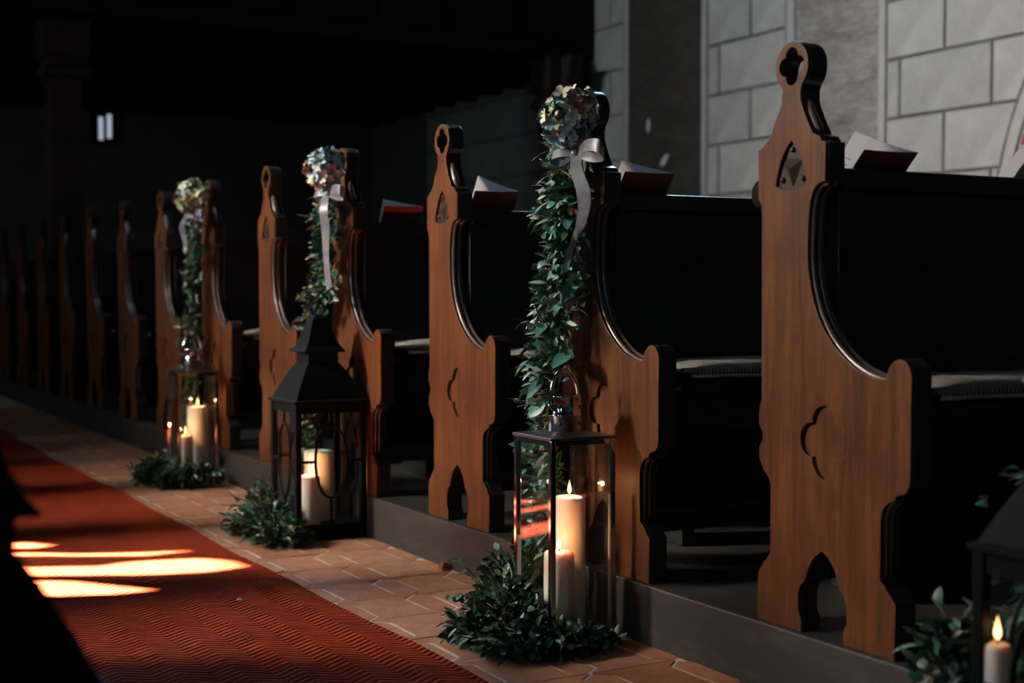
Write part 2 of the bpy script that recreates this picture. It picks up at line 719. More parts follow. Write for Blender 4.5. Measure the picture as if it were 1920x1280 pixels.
me_p = picket()
me_b = bigtile()
ys = [3.245 + (k + 0.5) * TP for k in range(-8, 31)]
for yk in ys:
    for c, me in ((TX - TP, me_p), (TX - TP / 2, me_b), (TX, me_p), (TX + TP / 2, me_b), (TX + TP, me_p)):
        o = link('tile', me, floor, loc=(c + R.uniform(-.001, .001), yk + R.uniform(-.0015, .0015), R.uniform(-0.0012, 0.0006)),
                 rot=(R.uniform(-.006, .006), R.uniform(-.006, .006), R.uniform(-.012, .012)))

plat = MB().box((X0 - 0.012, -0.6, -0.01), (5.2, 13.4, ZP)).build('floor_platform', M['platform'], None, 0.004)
tag(plat, 'dark worn wooden platform step carrying the pews', 'platform', kind='structure')

carpet = MB()
nx, ny = 6, 60
cv = []
for j in range(ny + 1):
    for i in range(nx + 1):
        x = 0.36 + 0.92 * i / nx
        if i == nx:
            x += 0.006 * math.sin(j * 1.7) + 0.004 * math.sin(j * 0.53)
        cv.append((x, -1.0 + 14.2 * j / ny, 0.008))
cf = [(j * (nx + 1) + i, j * (nx + 1) + i + 1, (j + 1) * (nx + 1) + i + 1, (j + 1) * (nx + 1) + i) for j in range(ny) for i in range(nx)]
carpet.add(cv, cf)
edge = [(j * (nx + 1) + nx) for j in range(ny + 1)]
nb = len(carpet.v)
carpet.v += [(cv[e][0] + 0.002, cv[e][1], 0.0) for e in edge]
for j in range(ny):
    carpet.f.append([edge[j], nb + j, nb + j + 1, edge[j + 1]])
    carpet.m.append(0)
    carpet.sm.append(False)
co = carpet.build('carpet_runner', M['carpet'])
tag(co, 'long red ribbed carpet runner laid along the aisle', 'carpet')

# side wall of painted ashlar blocks
wr = MB().box((XW + 0.018, 0.0, -0.1), (XW + 0.3, 14.2, 9.6)).build('wall_right', M['joint'])
tag(wr, 'grey painted ashlar side wall behind the pews', 'wall', kind='structure')
ROW = 0.346
AC = (3.2, 0.9)
AR = 2.265


def arch_y(z, r=AR):
    d = r * r - (z - AC[1]) ** 2
    return AC[0] + math.sqrt(d) if d > 0 else -9


def block(y0, y1, z0, z1, mat='stone'):
    j = 0.0095
    y0 += j
    y1 -= j
    z0 += j
    z1 -= j
    zs = [z0 + (z1 - z0) * k / 6 for k in range(7)]
    lim = [max(y0, arch_y(z) + 0.018) for z in zs]
    if min(lim) >= y1 - 0.02:
        return
    if max(lim) <= y0 + 1e-6:
        poly = [(y0, z0), (y1, z0), (y1, z1), (y0, z1)]
    else:
        lim = [min(q, y1 - 0.004) for q in lim]
        poly = [(y1, z0), (y1, z1)] + [(a, z) for a, z in reversed(list(zip(lim, zs)))]
    cy = sum(p[0] for p in poly) / len(poly)
    cz = sum(p[1] for p in poly) / len(poly)
    mb = MB().prism([(a - cy, b - cz) for a, b in poly], -0.009 + R.uniform(-.001, .001), 0.012, axis='x')
    mb.build('stone_block', M[mat], wr, 0.002 if len(poly) == 4 else 0, loc=(XW + 0.009, cy, cz))


for k in range(-4, 7):
    z0 = 1.793 + ROW * k
    z1 = z0 + ROW
    off = 5.47 if k % 2 == 0 else 5.815
    for lo, hi in ((2.4, 6.275), (7.185, 8.03), (9.085, 12.6)):
        cuts = sorted([lo, hi] + [off + 0.6925 * q for q in range(-6, 12) if lo + 0.03 < off + 0.6925 * q < hi - 0.03])
        for a, b in zip(cuts, cuts[1:]):
            block(a, b, z0, z1)
# pale border strips and the two fresco panels between the ashlar fields
for y0, y1 in ((6.278, 6.34), (7.10, 7.182), (8.033, 8.095), (9.02, 9.082)):
    MB().box((XW - 0.002, y0 + 0.003, 0.4), (XW + 0.02, y1 - 0.003, 4.2)).build('border_strip', M['trimstone'], wr)
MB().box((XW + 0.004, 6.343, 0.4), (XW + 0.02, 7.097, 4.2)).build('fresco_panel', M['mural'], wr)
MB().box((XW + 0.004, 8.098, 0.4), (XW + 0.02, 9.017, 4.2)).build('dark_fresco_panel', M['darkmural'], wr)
# two small pale spots on the dark fresco
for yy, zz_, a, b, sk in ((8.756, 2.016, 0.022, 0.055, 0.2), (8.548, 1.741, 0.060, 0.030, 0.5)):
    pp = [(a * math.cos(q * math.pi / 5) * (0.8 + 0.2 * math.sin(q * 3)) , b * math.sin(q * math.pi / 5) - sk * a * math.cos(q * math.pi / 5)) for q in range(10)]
    MB().prism(pp, -0.001, 0.003, axis='x').build('pale_patch', M['paper_white'], wr, loc=(XW + 0.003, yy, zz_))
# window arch at the near end of the wall: pale band and red brick reveal
arc = []
zz = [0.45 + 0.1 * k for k in range(24)]
band = [(arch_y(z, AR), z) for z in zz] + [(arch_y(z, AR - 0.07), z) for z in reversed(zz)]
MB().prism(list(reversed(band)), XW - 0.004, XW + 0.02, axis='x').build('arch_band', M['trimstone'], wr)
for k in range(26):
    a0 = math.radians(-8 + k * 2.2)
    rr = AR - 0.083 - 0.06
    me = MB().box((-0.012, -0.052, -0.031), (0.008, 0.052, 0.031)).mesh('brick', M['brick'], 0.003, 1)
    link('brick', me, wr, loc=(XW + 0.012, AC[0] + rr * math.cos(a0), AC[1] + rr * math.sin(a0)), rot=(a0, 0, 0))
mort = [(arch_y(z, AR - 0.078), z) for z in zz] + [(arch_y(z, AR - 0.22), z) for z in reversed(zz)]
MB().prism(list(reversed(mort)), XW + 0.006, XW + 0.02, axis='x').build('brick_mortar', M['trimstone'], wr)

# the rest of the shell
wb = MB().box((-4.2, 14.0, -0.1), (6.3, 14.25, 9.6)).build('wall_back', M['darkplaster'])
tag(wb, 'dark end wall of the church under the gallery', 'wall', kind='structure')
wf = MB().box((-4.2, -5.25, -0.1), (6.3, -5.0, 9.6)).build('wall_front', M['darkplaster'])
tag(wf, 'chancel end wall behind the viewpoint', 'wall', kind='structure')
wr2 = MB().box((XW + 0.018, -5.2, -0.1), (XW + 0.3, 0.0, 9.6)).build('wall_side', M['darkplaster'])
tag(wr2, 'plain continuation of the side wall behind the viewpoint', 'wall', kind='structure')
ce = MB().box((-4.2, -5.25, 9.6), (6.3, 14.25, 9.75)).build('ceiling', M['gallery'])
tag(ce, 'dark wooden church ceiling', 'ceiling', kind='structure')

# left wall with added holes, shaped to throw the sun patches onto the carpet
patches = [
    [(0.45, 4.15), (0.62, 4.085), (0.72, 4.044), (0.833, 3.998), (0.898, 3.962), (0.979, 3.988), (1.08, 3.968), (1.18, 3.941), (1.235, 3.87), (1.25, 3.77), (1.134, 3.745), (0.972, 3.787), (0.781, 3.884), (0.62, 3.95), (0.45, 4.03)],
    [(0.5, 4.38), (0.761, 4.275), (0.888, 4.186), (1.042, 4.12), (1.189, 4.077), (1.043, 4.062), (0.879, 4.144), (0.766, 4.216), (0.5, 4.30)],
    [(0.55, 3.86), (0.725, 3.834), (0.791, 3.789), (0.874, 3.676), (0.947, 3.584), (0.851, 3.579), (0.715, 3.625), (0.55, 3.70)],
    [(0.55, 4.50), (0.70, 4.48), (0.791, 4.452), (0.848, 4.366), (0.793, 4.335), (0.66, 4.40), (0.55, 4.44)],
]
XL = -4.0


def to_wall(p):
    t = (p[0] - XL) / SUN_D.x
    return (p[1] - SUN_D.y * t, -SUN_D.z * t)


outer = [(-5.2, -0.1), (14.2, -0.1), (14.2, 9.6), (-5.2, 9.6)]
me = filled([outer] + [[to_wall(p) for p in q] for q in patches], XL - 0.02, XL)
me.materials.clear()
me.materials.append(M['plaster'])
wl = link('wall_left', me)
tag(wl, 'nave wall across the aisle with added holes shaped to cast the sun patches', 'wall', kind='structure')

# two unseen glowing windows added for chrome reflections and cool fill
def added_window(name, y, label):
    w = empty(name, (XL + 0.004, y, 2.0))
    tag(w, label, 'window', kind='structure')
    prof = [(-0.45, 0.0), (0.45, 0.0), (0.45, 2.0), (0.36, 2.35), (0.2, 2.62), (0.0, 2.8), (-0.2, 2.62), (-0.36, 2.35), (-0.45, 2.0)]
    MB().prism(prof, 0.0, 0.02, axis='x').build('pane', M['window_glow'], w)
    MB().box((0.0, -0.02, 0.0), (0.05, 0.02, 2.8)).build('mullion', M['plaster'], w)
    for k in range(4):
        MB().box((0.0, -0.45, 0.55 * k + 0.3), (0.035, 0.45, 0.55 * k + 0.33)).build('glazing_bar', M['plaster'], w)
    for s_ in (-1, 1):
        MB().box((0.0, s_ * 0.49 - 0.04, -0.05), (0.06, s_ * 0.49 + 0.04, 2.05)).build('window_frame', M['plaster'], w)


added_window('added_window_3', 1.3, 'unseen glowing window added across the aisle beside the viewpoint')
added_window('added_window_4', -1.2, 'unseen glowing window added across the aisle behind the viewpoint')

# organ gallery over the far pews
gal = empty('gallery', (0, 9.5, 0))
tag(gal, 'dark wooden gallery spanning the far end of the nave', 'gallery')
MB().box((-3.98, 0.1, 2.63), (5.98, 4.48, 2.85)).build('gallery_floor', M['gallery'], gal)
MB().box((-3.98, 0.0, 2.61), (5.98, 0.1, 3.9)).build('parapet', M['gallery'], gal)
for k in range(16):
    MB().box((-3.9 + k * 0.62, -0.02, 2.75), (-3.42 + k * 0.62, 0.0, 3.6)).build('parapet_panel', M['gallery'], gal, 0.006)
for k in range(9):
    MB().box((-3.98, 0.62 + k * 0.45, 2.52), (5.98, 0.72 + k * 0.45, 2.63)).build('joist', M['gallery'], gal)


def post(x, y, label, brk):
    p = empty('gallery_post', (x, y, 0))
    tag(p, label, 'post')
    MB().square_loft([(0.118, 0.0), (0.118, 0.5), (0.112, 0.53), (0.105, 0.56), (0.105, 2.18), (0.11, 2.2)]).build('shaft', M['post'], p)
    MB().square_loft([(0.12, 2.2), (0.15, 2.23), (0.15, 2.27), (0.125, 2.29), (0.125, 2.33), (0.155, 2.36), (0.155, 2.6)]).build('capital', M['post'], p)
    if brk:
        MB().prism([(-0.105, 1.95), (-0.13, 2.2), (-0.24, 2.42), (-0.32, 2.60), (-0.105, 2.60)], -0.05, 0.05, axis='x').build('bracket', M['post'], p)
    return p


post(5.72, 9.62, 'dark bracketed gallery post standing against the grey side wall', True)
post(1.98, 9.865, 'square gallery column with moulded capital among the farthest pews', False)

w2 = empty('window_2', (3.15, 13.98, 2.25))
tag(w2, 'tiny pair of bright slit windows in the dark end wall', 'window', kind='structure')
MB().box((-0.09, -0.03, -0.04), (0.16, 0.0, 0.30)).build('window_frame', M['gallery'], w2)
MB().box((-0.02, -0.034, 0.0), (0.02, -0.03, 0.22)).build('pane', M['daylight'], w2)
MB().box((0.06, -0.034, 0.02), (0.10, -0.03, 0.25)).build('pane', M['daylight'], w2)

# ------------------------------------------------------------------ pews
REAR = [(0.055, 1.022), (0.057, 1.01), (0.058, 0.996), (0.077, 0.965), (0.089, 0.938), (0.104, 0.927), (0.116, 0.917), (0.126, 0.916), (0.125, 0.821), (0.115, 0.806), (0.112, 0.43), (0.118, 0.415), (0.12, 0.385), (0.108, 0.367), (0.108, 0.355), (0.118, 0.339), (0.118, 0.317), (0.106, 0.296), (0.089, 0.281), (0.084, 0.27), (0.083, 0.136), (0.097, 0.121), (0.116, 0.098), (0.12, 0.088), (0.12, 0.0)]
FOOT = [(-0.217, 0.240), (-0.217, 0.134), (-0.230, 0.125), (-0.242, 0.112), (-0.255, 0.099), (-0.253, 0.0)]
NOSE = [(-0.226, 0.489), (-0.232, 0.509), (-0.244, 0.521), (-0.258, 0.526), (-0.273, 0.522), (-0.283, 0.512), (-0.288, 0.497), (-0.287, 0.423), (-0.287, 0.318), (-0.284, 0.304), (-0.275, 0.294), (-0.260, 0.290), (-0.253, 0.286), (-0.251, 0.279)]
COVE = [(-0.067, 0.842), (-0.052, 0.840), (-0.037, 0.830), (-0.027, 0.805), (-0.022, 0.768), (-0.021, 0.715), (-0.024, 0.676), (-0.033, 0.640), (-0.046, 0.606), (-0.071, 0.568), (-0.104, 0.535), (-0.145, 0.508), (-0.187, 0.492), (-0.212, 0.488), (-0.226, 0.489)]
NOTCH = [(-0.251, 0.279), (-0.234, 0.272), (-0.222, 0.260), (-0.217, 0.240)]
NECK = [(0.003, 1.018), (0.003, 0.999), (-0.006, 0.979), (-0.019, 0.955), (-0.032, 0.935), (-0.050, 0.928), (-0.057, 0.918), (-0.067, 0.916)]


def v2(l):
    return [Vector((a, b)) for a, b in l]


RC = (0.029, 1.065)
outline = list(reversed(REAR))
for k in range(1, 32):
    a = math.radians(-59 + (239 + 59) * k / 32)
    outline.append((RC[0] + 0.047 * math.cos(a), RC[1] + 0.047 * math.sin(a)))
cove_s = [tuple(p) for p in catmull(v2(COVE), 4)]
notch_s = [tuple(p) for p in catmull(v2(NOTCH), 3)]
outline += NECK + cove_s + NOSE[1:] + notch_s[1:] + FOOT[1:]
half = [(0.057, 0.0), (0.057, 0.025), (0.066, 0.04), (0.066, 0.074), (0.058, 0.090), (0.046, 0.099), (0.043, 0.111), (0.034, 0.131), (0.018, 0.150), (0.0, 0.162)]
AY = -0.066
outline += [(AY - a, b) for a, b in half] + [(AY + a, b) for a, b in reversed(half[:-1])]


def quatrefoil(cy, cz, d, r, n=56, point=0.0):
    pts = []
    for i in range(n):
        th = 2 * math.pi * i / n
        best = 0
        for k in range(4):
            ph = k * math.pi / 2
            q = r * r - (d * math.sin(th - ph)) ** 2
            if q >= 0 and math.cos(th - ph) > 0:
                best = max(best, d * math.cos(th - ph) + math.sqrt(q))
        if point and abs(th - 1.5 * math.pi) < 0.35:
            best += point * (1 - abs(th - 1.5 * math.pi) / 0.35)
        pts.append((cy + best * math.cos(th), cz + best * math.sin(th)))
    return pts


shield_half = [(0.0, 0.925), (0.014, 0.912), (0.026, 0.894), (0.036, 0.873), (0.042, 0.852), (0.043, 0.843), (0.026, 0.836), (0.0, 0.832)]
shield = [(0.029 + a, b) for a, b in shield_half] + [(0.029 - a, b) for a, b in reversed(shield_half[1:-1])]
THK = 0.048
LAY = 0.008
ring_hole = quatrefoil(RC[0], RC[1], 0.0185, 0.0165)
mid_q = quatrefoil(-0.068, 0.366, 0.034, 0.031, point=0.006)
front = filled([outline, ring_hole, mid_q, shield], 0.0, LAY, 0.0022, 2)
back = filled([outline, ring_hole], LAY, THK, 0.0022, 2)
me_end = join_meshes('end_panel', [front, back], [M['oak'], M['mould']])
for p in me_end.polygons:
    c = p.center
    flat = abs(p.normal.x) > 0.5
    p.material_index = 0 if flat and (c.x < 0.001 or (c.x > LAY * 0.8)) else 1
# carved shield: a three sided pyramid and studs on the sunken ground
sh = MB()
pa, pb, pc, pt = (LAY - .0005, 0.061, 0.895), (LAY - .0005, -0.003, 0.892), (LAY - .0005, 0.029, 0.835), (-0.003, 0.029, 0.873)
sh.add([pa, pb, pc, pt], [(0, 1, 3), (1, 2, 3), (2, 0, 3)])
me_pyr = sh.mesh('carved_pyramid', M['carving'])
me_ground = MB().prism([(a, b) for a, b in shield], LAY - 0.0012, LAY + 0.001, axis='x').mesh('shield_ground', M['carving'])
st = MB()
st.lathe([(0.0062, 0.0), (0.0058, 0.003), (0.0042, 0.0055), (0.0015, 0.007)], sides=12)
me_stud = st.mesh('stud', M['carving'])
mo = MB()
for xx, rr in ((0.0125, 0.0068), (0.0285, 0.0080)):
    mo.tube([(xx, p[0], p[1]) for p in cove_s], rr, 10)
me_cove = mo.mesh('edge_moulding', M['bead'])
mo = MB()
for xx, rr in ((0.014, 0.005), (0.026, 0.006)):
    mo.tube([(xx, p[0] + .001, p[1]) for p in notch_s[2:]] + [(xx, -0.216, 0.20), (xx, -0.216, 0.137)], rr, 8)
me_notch = mo.mesh('foot_moulding', M['bead'])
mo = MB()
mo.tube([(0.019, 0.001, 1.002), (0.019, -0.004, 0.984), (0.019, -0.015, 0.962), (0.019, -0.026, 0.944), (0.019, -0.036, 0.934)], [0.004, 0.009, 0.010, 0.010, 0.004], 8)
me_neck = mo.mesh('neck_moulding', M['bead'])

L = 3.0
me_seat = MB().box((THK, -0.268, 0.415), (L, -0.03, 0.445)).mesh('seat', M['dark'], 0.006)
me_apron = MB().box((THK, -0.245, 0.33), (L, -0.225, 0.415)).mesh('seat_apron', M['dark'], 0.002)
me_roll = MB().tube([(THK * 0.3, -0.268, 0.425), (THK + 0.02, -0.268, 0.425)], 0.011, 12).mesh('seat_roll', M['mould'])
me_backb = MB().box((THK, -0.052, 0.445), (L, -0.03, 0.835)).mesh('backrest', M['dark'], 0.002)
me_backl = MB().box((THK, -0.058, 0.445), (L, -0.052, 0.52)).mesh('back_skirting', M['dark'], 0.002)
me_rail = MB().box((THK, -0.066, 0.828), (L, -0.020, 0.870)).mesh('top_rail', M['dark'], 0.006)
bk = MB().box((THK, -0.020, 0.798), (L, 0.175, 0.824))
bk.tube([(THK, 0.178, 0.836), (L, 0.178, 0.836)], 0.028, 14)
me_book = bk.mesh('book_ledge', M['gallery'])
me_kneel = MB().box((THK + .24, 0.15, 0.285), (L, 0.30, 0.312)).mesh('kneeler_board', M['gallery'], 0.005)
me_foot = MB().box((THK + .24, 0.10, 0.10), (L, 0.14, 0.155)).mesh('foot_rail', M['gallery'], 0.004)
me_brace = MB().box((-0.02, 0.08, 0.0), (0.02, 0.28, 0.285)).mesh('kneeler_brace', M['dark'], 0.004)
me_under = MB().box((THK, -0.03, 0.10), (L, -0.012, 0.445)).mesh('under_panel', M['dark'], 0.002)
me_stretch = MB().box((THK, -0.20, 0.10), (L, -0.165, 0.15)).mesh('stretcher', M['dark'], 0.004)


def make_pew():
    p = empty('pew')
    e = link('end_panel', me_end, p)
    link('shield_ground', me_ground, e)
    link('carved_pyramid', me_pyr, e)
    for y, z in ((0.029, 0.909), (0.058, 0.853), (-0.001, 0.853)):
        link('stud', me_stud, e, loc=(LAY - 0.001, y, z), rot=(0, -math.pi / 2, 0))
    link('edge_moulding', me_cove, e)
    link('foot_moulding', me_notch, e)
    link('neck_moulding', me_neck, e)
    link('end_panel', me_end, p, loc=(L, 0, 0))
    for nm, me in (('seat', me_seat), ('seat_apron', me_apron), ('seat_roll', me_roll), ('backrest', me_backb), ('back_skirting', me_backl), ('top_rail', me_rail),
                   ('book_ledge', me_book), ('kneeler_board', me_kneel), ('foot_rail', me_foot), ('under_panel', me_under), ('stretcher', me_stretch)):
        link(nm, me, p)
    for bx in (0.35, 1.5, 2.7):
        link('kneeler_brace', me_brace, p, loc=(bx, 0, 0))
    return p


ORD = ['', 'first', 'second', 'third', 'fourth', 'fifth', 'sixth', 'seventh', 'eighth', 'ninth', 'tenth', 'eleventh', 'twelfth', 'thirteenth']
PEW_LABEL = {
    0: 'oak pew cut off by the right edge, behind the foreground black lantern',
    1: 'nearest oak pew with bare ring-topped end filling the right side',
    2: 'oak pew behind the hydrangea ball and the nearest chrome lantern',
    3: 'bare oak pew between the two nearest garlands, orange-brown in the light',
    4: 'oak pew half hidden behind the black lantern and its garland',
    5: 'bare oak pew between the black lantern and the farther chrome lantern',
    6: 'oak pew behind the farther chrome lantern and its pale flower ball',
    7: 'dim bare oak pew just left of the farthest garland',
}
proto = make_pew()
pews = []
for i in range(N_PEW):
    p = proto if i == 0 else copy_tree(proto)
    p.location = (X0, Y1 + (i - 1) * PITCH, ZP)
    lab = PEW_LABEL.get(i, 'dim oak pew, %s to the left of the farthest garlanded pew' % ORD[i - 6])
    tag(p, lab, 'pew', 'oak pews along the right of the aisle')
    pews.append(p)
    if i == 11:
        for ch in list(p.children):
            if ch.name.startswith('kneeler') or ch.name.startswith('foot_rail'):
                bpy.data.objects.remove(ch)


for i in range(9):
    p = copy_tree(proto)
    p.location = (-0.11, 1.02 + i * PITCH, ZP)
    p.scale = (-1, 1, 1)
    tag(p, 'oak pew of the opposite block outside the left edge, row %s' % ORD[i + 1], 'pew', 'oak pews along the left of the aisle')


def pew_y(i):
    return Y1 + (i - 1) * PITCH


# seat cushions
def make_cushion(i):
    r2 = random.Random(50 + i)
    n, mth = 44, 14
    mb = MB()
    v = []
    x0, x1 = 0.065 + r2.uniform(0, .02), 1.7
    for a in range(n + 1):
        u = a / n
        x = x0 + (x1 - x0) * u
        endk = min(1, min(u, 1 - u) * n / 3.0) ** 0.5 if 0 < u < 1 else 0.15
        for k in range(mth):
            q = 2 * math.pi * k / mth
            cy, cz = math.cos(q), math.sin(q)
            y = -0.158 + 0.112 * (abs(cy) ** 0.45) * (1 if cy > 0 else -1)
            h = 0.022 * endk * (1 + 0.12 * math.sin(x * 9 + i) + 0.06 * math.sin(x * 23))
            z = 0.4455 + 0.022 + h * (abs(cz) ** 0.6) * (1 if cz > 0 else -1)
            v.append((x, y, max(z, 0.4455)))
    f = []
    for a in range(n):
        for k in range(mth):
            k2 = (k + 1) % mth
            f.append((a * mth + k, (a + 1) * mth + k, (a + 1) * mth + k2, a * mth + k2))
    f.append(tuple(range(mth)))
    f.append(tuple(reversed([n * mth + k for k in range(mth)])))
    mb.add(v, f, 0, True)
    c = empty('seat_cushion', (X0, pew_y(i), ZP))
    mb.build('cushion_body', M['knit'], c)
    pts = [(x0 + 0.02 + (x1 - x0 - 0.04) * q / 20, -0.2685 + 0.002 * math.sin(q * 1.3 + i), 0.4535 + 0.0015 * math.sin(q * 0.9 + i)) for q in range(21)]
    MB().tube(pts, 0.0045, 6).build('piping', M['piping'], c)
    tag(c, ['', 'grey knitted seat cushion on the nearest pew at the right edge', 'grey knitted seat cushion on the pew behind the nearest chrome lantern',
            'grey knitted seat cushion left of the leafy garland nearest the camera', 'grey knitted seat cushion right of the black lantern',
            'grey seat cushion on the bare pew left of the black lantern', 'grey seat cushion on the pew of the farther chrome lantern'][i], 'cushion', 'grey knitted pew cushions')


for i in range(1, 7):
    make_cushion(i)


# ------------------------------------------------------------------ song booklets on the book ledges
def booklet(i, xs, T, sp, wn, wf, label, ink=False, inner=False):
    """spine top T, spine vector sp (downwards), near and far leaf vectors"""
    c = empty('song_booklet', (X0 + xs, pew_y(i), ZP))
    T = Vector(T)
    sp = Vector(sp)
    wn = Vector(wn)
    wf = Vector(wf)

    def leaf(name, w, mat, off, bend):
        nrm = w.cross(sp).normalized()
        if nrm.dot(Vector((-.7, -.7, -.1))) < 0:
            nrm = -nrm
        pts = []
        for a in range(5):
            u = a / 4
            for b in (0, 1):
                pts.append(T + w * u + sp * b + nrm * (off + bend * math.sin(math.pi * u) - 0.0))
        n = len(pts)
        v = pts + [q + nrm * 0.0007 for q in pts]
        f = []
        for a in range(4):
            f.append((2 * a, 2 * a + 2, 2 * a + 3, 2 * a + 1))
            f.append((n + 2 * a, n + 2 * a + 1, n + 2 * a + 3, n + 2 * a + 2))
            f.append((2 * a, n + 2 * a, n + 2 * a + 2, 2 * a + 2))
            f.append((2 * a + 1, 2 * a + 3, n + 2 * a + 3, n + 2 * a + 1))
        f.append((0, 1, n + 1, n))
        f.append((8, n + 8, n + 9, 9))
        return MB().add(v, f).build(name, M[mat], c)
    sgn = 1
    leaf('front_cover', wn, 'cover', -0.0002 if inner else 0.0008, 0.002)
    leaf('front_page', wn, 'paper', 0.0008 if inner else -0.0002, 0.002)
    leaf('back_page', wf, 'paper', 0.0012, 0.003)
    if ink:
        nrm = wf.cross(sp).normalized()
        if nrm.dot(Vector((-.7, -.7, -.1))) < 0:
            nrm = -nrm
        for k in range(3):
            p = T + wf * 0.83 + sp * (0.50 + 0.13 * k)
            d1 = wf.normalized() * 0.012
            d2 = sp.normalized() * 0.003
            o = nrm * 0.0048
            MB().add([p + o, p + d1 + o, p + d1 + d2 + o, p + d2 + o], [(0, 1, 2, 3)]).build('printed_line', M['ink'], c)
    tag(c, label, 'booklet', 'song booklets on the pew ledges')
    return c


SP = (0.031, 0.111, -0.078)
TT = (0, -0.07, 0.906)
booklet(1, 0.226, TT, SP, (-0.135, 0, -0.001), (-0.056, 0.11, 0.048), 'open booklet with brown cover beside the nearest ring-topped pew end', True)
booklet(1, 0.665, (0, -0.07, 0.912), SP, (-0.135, 0, 0.002), (-0.05, 0.10, 0.03), 'white booklet page at the right edge of the picture', False, True)
T2 = (0, -0.07, 0.921)
booklet(2, 0.196, T2, SP, (-0.140, 0, -0.002), (-0.078, 0.105, 0.036), 'open booklet with brown cover right of the hydrangea ball')
booklet(3, 0.194, (0, -0.07, 0.925), SP, (-0.140, 0, -0.003), (-0.075, 0.105, 0.050), 'open booklet with white page on the pew left of the hydrangea ball')
booklet(4, 0.250, (0, -0.07, 0.925), SP, (-0.140, 0, -0.002), (-0.120, 0.055, 0.024), 'nearly closed brown booklet on the pew behind the black lantern')


# ------------------------------------------------------------------ candles and lanterns
def candle(x, y, z, r, h, label, power, lit=True):
    c = empty('pillar_candle', (x, y, z))
    tag(c, label, 'candle', 'pillar candles in the lanterns')
    MB().lathe([(r * 0.97, 0.0), (r, 0.004), (r, h - 0.010), (r * 0.965, h - 0.003), (r * 0.86, h), (r * 0.55, h + 0.002), (r * 0.3, h + 0.001), (r * 0.12, h)], sides=32).build('wax_body', M['wax'], c)
    MB().tube([(0, 0, h - 0.002), (0.0006, 0.0004, h + 0.005), (0.0016, 0.001, h + 0.010)], 0.0011, 6).build('wick', M['wick'], c)
    if not lit:
        return c
    MB().lathe([(0.0008, 0.0), (0.0036, 0.004), (0.0050, 0.009), (0.0046, 0.015), (0.0030, 0.022), (0.0014, 0.028), (0.0003, 0.033)], sides=14).build('flame', M['flame'], c, loc=(0.001, 0.0006, h + 0.005))
    l = bpy.data.lights.new('candle_light', 'POINT')
    l.energy = power
    l.color = (1.0, 0.39, 0.14)
    l.shadow_soft_size = 0.006
    lo = bpy.data.objects.new('candle_light', l)
    COL.objects.link(lo)
    lo.parent = c
    lo.location = (0, 0, h + 0.024)
    return c


def chrome_lantern(x, y, label, tall_h=0.275, short_h=0.175):
    t = empty('chrome_lantern', (x, y, 0))
    tag(t, label, 'lantern', 'polished chrome lanterns on the tiles')
    w = 0.077
    H = 0.447
    MB().square_loft([(w + 0.004, 0.0), (w + 0.004, 0.006), (w, 0.012), (w, 0.024)]).build('base', M['chrome'], t, 0.0015)
    for sx in (-1, 1):
        for sy in (-1, 1):
            mb = MB().box((sx * w - 0.0065, sy * w - 0.0065, 0.024), (sx * w + 0.0065, sy * w + 0.0065, H))
            mb.build('corner_post', M['chrome'], t, 0.002)
    for sx, sy in ((1, 0), (-1, 0), (0, 1), (0, -1)):
        mb = MB()
        if sx:
            mb.box((sx * w - 0.0012, -w + 0.006, 0.024), (sx * w + 0.0012, w - 0.006, H))
        else:
            mb.box((-w + 0.006, sy * w - 0.0012, 0.024), (w - 0.006, sy * w + 0.0012, H))
        mb.build('glass_pane', M['glass'], t)
        mb = MB()
        if sx:
            mb.box((sx * w - 0.003, -w, H - 0.012), (sx * w + 0.003, w, H))
        else:
            mb.box((-w, sy * w - 0.003, H - 0.012), (w, sy * w + 0.003, H))
        mb.build('top_rim', M['chrome'], t)
    MB().square_loft([(w + 0.009, H), (w + 0.009, H + 0.006), (0.04, H + 0.014)]).build('top_plate', M['plate'], t, 0.001)
    z = H + 0.013
    ch = MB().lathe([(0.036, z), (0.036, z + 0.034), (0.0375, z + 0.035), (0.0375, z + 0.038), (0.036, z + 0.039), (0.036, z + 0.074), (0.038, z + 0.076), (0.038, z + 0.080), (0.034, z + 0.081)], sides=36).build('chimney', M['chrome'], t)
    for k in range(4):
        a = math.pi * k / 2 + math.radians(222)
        for zz in (0.017, 0.055):
            me = MB().tube([(0.0345, 0, 0), (0.0367, 0, 0)], 0.0042, 10).mesh('vent_hole', M['wick'])
            link('vent_hole', me, ch, loc=(0, 0, z + zz), rot=(0, 0, a))
    pts = []
    for k in range(25):
        a = math.pi * k / 24
        pts.append((0.040 * math.cos(a), 0.006 * math.cos(a), z + 0.064 + 0.072 * math.sin(a) ** 0.85))
    MB().tube([(0.040, 0.006, z + 0.05)] + pts + [(-0.040, -0.006, z + 0.05)], 0.0042, 10).build('handle', M['chrome'], t)
    for s in (-1, 1):
        MB().tube([(s * 0.034, s * 0.005, z + 0.058), (s * 0.046, s * 0.007, z + 0.058)], 0.006, 10).build('handle_pin', M['chrome'], t)
    return t


